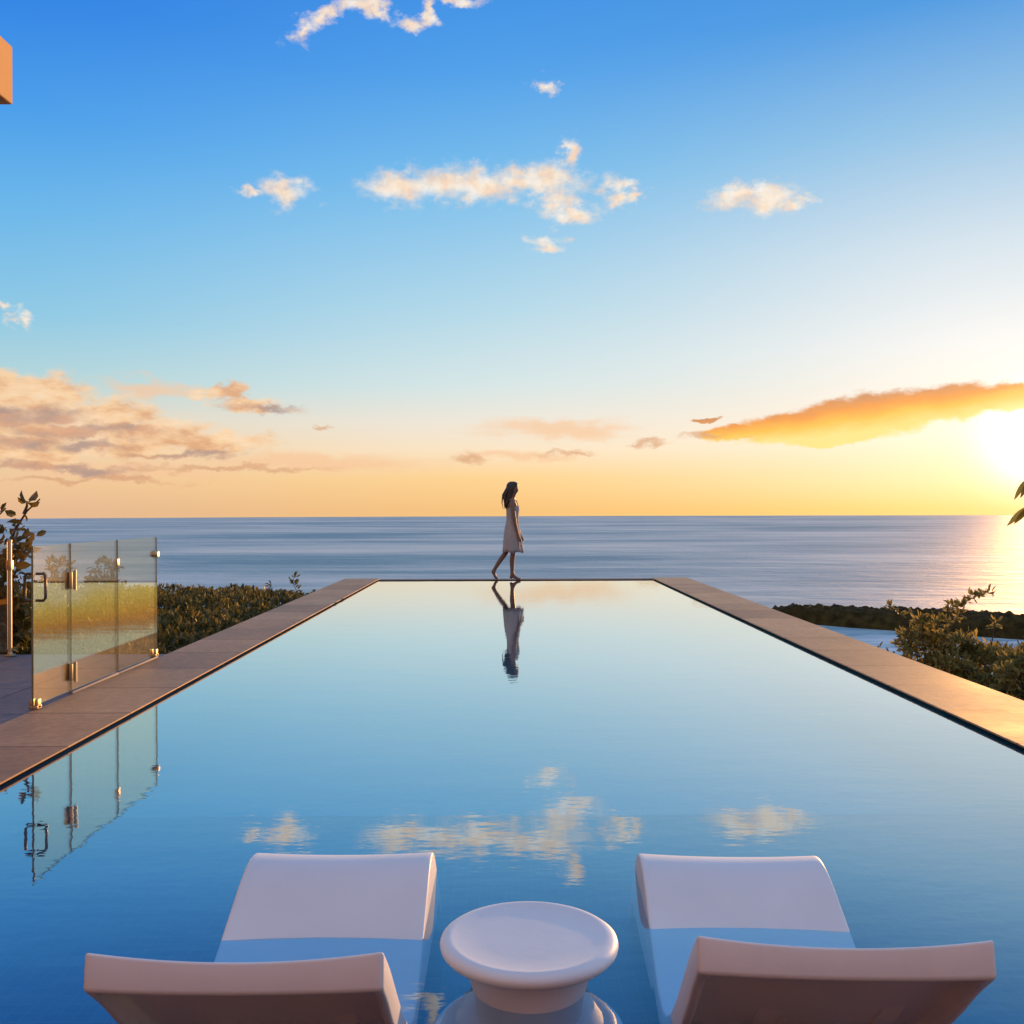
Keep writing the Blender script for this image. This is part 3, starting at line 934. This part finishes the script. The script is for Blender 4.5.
# ------------------------------------------------------------------ loungers
def crom(pts, n):
    out = []
    P = [pts[0]] + list(pts) + [pts[-1]]
    for i in range(1, len(P)-2):
        for k in range(n):
            t = k/n
            r = []
            for d in range(2):
                a, b_, c, e = P[i-1][d], P[i][d], P[i+1][d], P[i+2][d]
                r.append(.5*((2*b_)+(-a+c)*t+(2*a-5*b_+4*c-e)*t*t+(-a+3*b_-3*c+e)*t**3))
            out.append(tuple(r))
    out.append(pts[-1])
    return out
LW = .565
def make_lounger():
    root = empty('pool_lounger', (0, 0, SH))
    prof = crom([(0, .347), (.10, .268), (.24, .138), (.38, .015), (.49, -.055), (.58, -.078), (.67, -.066), (.75, -.036), (.83, .000), (.91, .038), (.99, .075), (1.08, .103), (1.165, .098), (1.24, .055), (1.33, -.03), (1.42, -.12), (1.50, -.215)], 4)
    prof = [(y*1.06, z+.015*max(0, 1-y/.3)) for y, z in prof]
    th = .07
    und = []
    for i, (y, z) in enumerate(prof):
        a = prof[max(0, i-1)]; b_ = prof[min(len(prof)-1, i+1)]
        t = Vector((b_[0]-a[0], b_[1]-a[1])).normalized()
        k = min(1, i/6)                                  # the top end is cut upright
        o = Vector((t.y, -t.x))*th*k + Vector((-.010, -.070))*(1-k)
        hs = min(1, max(0, (y-.74)/.12))
        zz = (z+o.y)*(1-hs) + min(z+o.y, -.16)*hs
        und.append((y+o.x*(1-hs), max(zz, SH+.004)))
    ed = [-LW/2, -LW/2+.020, -LW/2+.026]
    xs_ = ed + [-LW/2+.026+(LW-.052)*k/16 for k in range(1, 16)] + [-e for e in ed[::-1]]
    nx = len(xs_)-1
    def dish(y, x):
        u = 2*x/LW
        amt = .020 if y < .5 else (.020-.012*min(1, (y-.5)/.4))
        return amt*(u*u-1)
    bm = bmesh.new()
    g = {}
    for side, pr in ((0, prof), (1, und)):
        for i, (y, z) in enumerate(pr):
            for j in range(nx+1):
                x = xs_[j]
                dz = dish(prof[i][0], x)*(1 if side == 0 else (.35 if i < 3 else .8))
                dy = 0
                if side == 1 and 2 <= i and y < .5 and 2 <= j <= nx-2:     # hollow under the backrest
                    dz += .030; dy = .030
                g[side, i, j] = bm.verts.new((x, y+dy, z+dz-SH))
    n = len(prof)
    for i in range(n-1):
        for j in range(nx):
            bm.faces.new((g[0, i, j], g[0, i, j+1], g[0, i+1, j+1], g[0, i+1, j]))
            bm.faces.new((g[1, i, j], g[1, i+1, j], g[1, i+1, j+1], g[1, i, j+1]))
        for j in (0, nx):
            bm.faces.new((g[0, i, j], g[0, i+1, j], g[1, i+1, j], g[1, i, j]))
    for i in (0, n-1):
        for j in range(nx):
            bm.faces.new((g[0, i, j], g[0, i, j+1], g[1, i, j+1], g[1, i, j]))
    bmesh.ops.recalc_face_normals(bm, faces=bm.faces)
    es = [e for e in bm.edges if len(e.link_faces) == 2 and e.calc_face_angle(0) > R(40)]
    bmesh.ops.bevel(bm, geom=es, offset=.007, segments=3, affect='EDGES', profile=.5)
    obj('seat_shell', bm, M['resin'], root, angle=50)
    for sx in (-.09, .17):                                # stiffening ribs under the backrest
        bm = bmesh.new()
        rings = []
        for i in list(range(5, 18, 2)):
            y, z = und[i]; tp = min(1, max(0.05, (i-5)/4))
            rings.append([(sx-.03, y+.036, z+.034-SH), (sx+.03, y+.036, z+.034-SH), (sx+.022, y+.036-.014*tp, z+.034-.016*tp-SH), (sx-.022, y+.036-.014*tp, z+.034-.016*tp-SH)])
        loft(bm, rings)
        obj('rib', bm, M['resin'], root, angle=30)
    for sx in (-.16, .16):                                # feet that carry it on the pool shelf
        bm = bmesh.new(); box(bm, sx-.05, sx+.05, .46, .72, .001, SH*-1-.14, .008)
        obj('foot', bm, M['resin'], root)
    return root
lo = make_lounger()
lo.location = (-.514, 1.815, SH)
lo.rotation_euler = (R(.45), 0, 0)
tag(lo, 'white moulded in-water lounger left of the round side table', 'lounger', 'white loungers standing in the shallow water')
l2 = copy_tree(lo)
l2.location = (.650, 1.835, SH+.008)
l2.rotation_euler = (R(-.85), 0, R(-2.6))
tag(l2, 'white moulded in-water lounger right of the round side table', 'lounger', 'white loungers standing in the shallow water')

# side table
tb = empty('side_table', (at(529, 945, 2.42).x, 2.42, SH))
tag(tb, 'round white hourglass side table standing in the shallow water', 'side table')
zt = .122-SH
bm = bmesh.new()
lathe(bm, [(0, zt-.006), (.12, zt-.0055), (.175, zt-.004), (.192, zt-.0005), (.202, zt+.001), (.214, zt-.003), (.222, zt-.009), (.2245, zt-.017), (.222, zt-.027), (.214, zt-.035), (.20, zt-.039), (.17, zt-.040), (0, zt-.040)], 96)
obj('table_top', bm, M['resin'], tb, angle=60)
bm = bmesh.new()
lathe(bm, [(0, .074), (.128, .074), (.130, .16), (.136, zt-.15), (.151, zt-.10), (.170, zt-.062), (.186, zt-.041), (0, zt-.041)], 96)
obj('pedestal', bm, M['resin'], tb, angle=60)
bm = bmesh.new()
lathe(bm, [(0, 0.001), (.225, .001), (.243, .02), (.245, .13), (.238, .158), (.215, .172), (.165, .186), (.139, .206), (.128, .206), (.128, .073), (0, .073)], 96)
obj('base', bm, M['resin'], tb, angle=60)

# ------------------------------------------------------------------ woman
def woman():
    P0 = at(512.3, 579, 16.62)
    root = empty('person', (P0.x, 16.56, -.002))
    root.scale = (1.015,)*3
    tag(root, 'barefoot woman with long dark hair and short pale dress walking the far pool edge', 'person')
    vs, rad, ed = [], [], []
    def v(x, y, z, r, par=None, rz=None):
        vs.append((x, y, z)); rad.append((r, rz or r))
        if par is not None: ed.append((par, len(vs)-1))
        return len(vs)-1
    pel = v(0, 0, .86, .125)
    wai = v(.0, 0, 1.02, .098, pel)
    che = v(.012, 0, 1.20, .112, wai)
    upp = v(.0, 0, 1.31, .09, che)
    nek = v(.005, 0, 1.39, .045, upp)
    ne2 = v(.018, 0, 1.44, .043, nek)
    hd1 = v(.028, 0, 1.505, .075, ne2)
    hd2 = v(.018, 0, 1.575, .088, hd1)
    hd3 = v(.012, 0, 1.625, .062, hd2)
    no = v(.105, 0, 1.53, .013, hd1)
    def leg(s, hip, kn, an, heel, ball, toe):
        h = v(hip[0], s*.075, hip[2], .085, pel)
        m_ = v((hip[0]+kn[0])/2, s*.07, (hip[2]+kn[2])/2, .066, h)
        k = v(kn[0], s*.06, kn[2], .046, m_)
        c = v(kn[0]*.68+an[0]*.32-.012, s*.057, kn[2]*.68+an[2]*.32, .046, k)
        a = v(an[0], s*.05, an[2], .028, c)
        v(heel[0], s*.05, heel[2], .024, a)
        b_ = v(ball[0], s*.05, ball[2], .026, a)
        v(toe[0], s*.05, toe[2], .016, b_)
    leg(-1, (0, 0, .80), (.012, 0, .45), (-.002, 0, .085), (-.035, 0, .03), (.085, 0, .028), (.145, 0, .02))
    leg(1, (-.02, 0, .80), (-.115, 0, .45), (-.325, 0, .145), (-.355, 0, .115), (-.285, 0, .04), (-.245, 0, .02))
    def arm(s, el, wr, ha):
        a = v(0, s*.135, 1.30, .048, upp)
        b_ = v(el[0]*.5, s*.165, (1.30+el[2])/2, .037, a)
        e = v(el[0], s*.175, el[2], .032, b_)
        w = v(wr[0], s*.18, wr[2], .021, e)
        p = v(ha[0], s*.18, ha[2], .027, w)
        d = (Vector(ha)-Vector(wr)).normalized()
        for i, (oy, ln) in enumerate(((-.024, .055), (-.008, .068), (.008, .062), (.022, .048))):
            f1 = v(ha[0]+d.x*.04, s*.18+oy, ha[2]+d.z*.04, .009, p)
            v(ha[0]+d.x*(.04+ln)-.008, s*.18+oy, ha[2]+d.z*(.04+ln), .007, f1)
        t1 = v(ha[0]+.026, s*.175, ha[2]-.012, .010, p)
        v(ha[0]+.032, s*.17, ha[2]-.05, .008, t1)
    arm(-1, (.045, 0, .985), (.105, 0, .755), (.122, 0, .69))
    arm(1, (.06, 0, .985), (.14, 0, .77), (.165, 0, .71))
    me = bpy.data.meshes.new('body')
    me.from_pydata(vs, ed, [])
    bo = bpy.data.objects.new('body', me)
    C.objects.link(bo); bo.parent = root
    md = bo.modifiers.new('skin', 'SKIN'); md.use_smooth_shade = True
    for i, sv_ in enumerate(me.skin_vertices[0].data):
        sv_.radius = rad[i]; sv_.use_root = (i == 0)
    sb = bo.modifiers.new('sub', 'SUBSURF'); sb.levels = 2; sb.render_levels = 2
    me.materials.append(M['skin'])
    # dress
    bm = bmesh.new()
    n = 40
    rings = []
    for (z, x0, x1, wy, rip) in ((1.265, -.085, .118, .135, 0), (1.20, -.10, .128, .14, 0), (1.10, -.098, .112, .125, 0), (1.02, -.095, .105, .118, 0), (.93, -.118, .118, .15, .003),
                                 (.80, -.140, .135, .178, .006), (.66, -.152, .155, .19, .010), (.54, -.160, .172, .20, .014), (.475, -.164, .186, .205, .017)):
        cx, rx = (x0+x1)/2, (x1-x0)/2
        ring = []
        for k in range(n):
            a = 2*PI*k/n
            q = 1 + rip/.15*math.sin(a*7+z*3)
            ring.append((cx+rx*q*math.cos(a), wy*q*math.sin(a), z + (0 if z > .5 else .012*math.sin(a*5))))
        rings.append(ring)
    loft(bm, rings, cap=False)
    dr = obj('dress', bm, M['dress'], root, angle=0)
    so_ = dr.modifiers.new('solid', 'SOLIDIFY'); so_.thickness = .006
    for s in (-1, 1):
        bm = bmesh.new()
        tube(bm, [(.10, s*.075, 1.255), (.075, s*.08, 1.345), (.0, s*.085, 1.385), (-.075, s*.08, 1.335), (-.082, s*.075, 1.255)], .008, 6)
        obj('shoulder_strap', bm, M['dress'], root)
    # hair
    bm = bmesh.new()
    rings = []
    for (z, x0, x1, wy) in ((1.675, -.03, .045, .03), (1.655, -.07, .085, .065), (1.62, -.092, .105, .085), (1.57, -.102, .085, .094), (1.52, -.108, .048, .096), (1.46, -.118, .022, .094), (1.40, -.128, .0, .10), (1.34, -.136, -.02, .105), (1.28, -.140, -.045, .10), (1.235, -.130, -.075, .075)):
        cx, rx = (x0+x1)/2, (x1-x0)/2
        rings.append([(cx+rx*math.cos(2*PI*k/28)*(1+.04*math.sin(k*3.1)), wy*math.sin(2*PI*k/28)*(1+.04*math.sin(k*3.1)), z) for k in range(28)])
    loft(bm, rings)
    for k in range(22):
        sx, sy = random.uniform(-.13, -.02), random.uniform(-.10, .10)
        tube(bm, [(sx*.6, sy*.8, 1.60), (sx-.035, sy, 1.45), (sx-.03+random.uniform(-.02, .02), sy, 1.32), (sx-.015+random.uniform(-.04, .03), sy*.9, random.uniform(1.17, 1.25))], [.012, .014, .010, .003], 5)
    obj('hair', bm, M['hair'], root, angle=0)
    return root
woman()

# ------------------------------------------------------------------ camera and render settings
cam = bpy.data.cameras.new('camera')
cam.sensor_width = 36
cam.lens = 36*F/1024
a = R(ROLL)
# principal point (512,512) of the unrolled frame
cam.shift_x = (512-VX)/1024
cam.shift_y = (VY-512)/1024
cam.clip_start = .05
cam.clip_end = 30000
co = bpy.data.objects.new('camera', cam)
C.objects.link(co)
co.location = (0, 0, H)
co.rotation_euler = (Matrix.Rotation(R(90), 4, 'X') @ Matrix.Rotation(-a, 4, 'Z')).to_euler()
sc.camera = co
sc.view_settings.view_transform = 'Standard'
sc.view_settings.look = 'None'
sc.view_settings.exposure = 0
sc.view_settings.gamma = 1
sc.render.engine = 'CYCLES'
sc.cycles.use_denoising = True
sc.cycles.max_bounces = 10
sc.cycles.transparent_max_bounces = 16
sc.cycles.caustics_reflective = False
sc.cycles.caustics_refractive = False
sc.cycles.sample_clamp_indirect = 6
sc.render.film_transparent = False
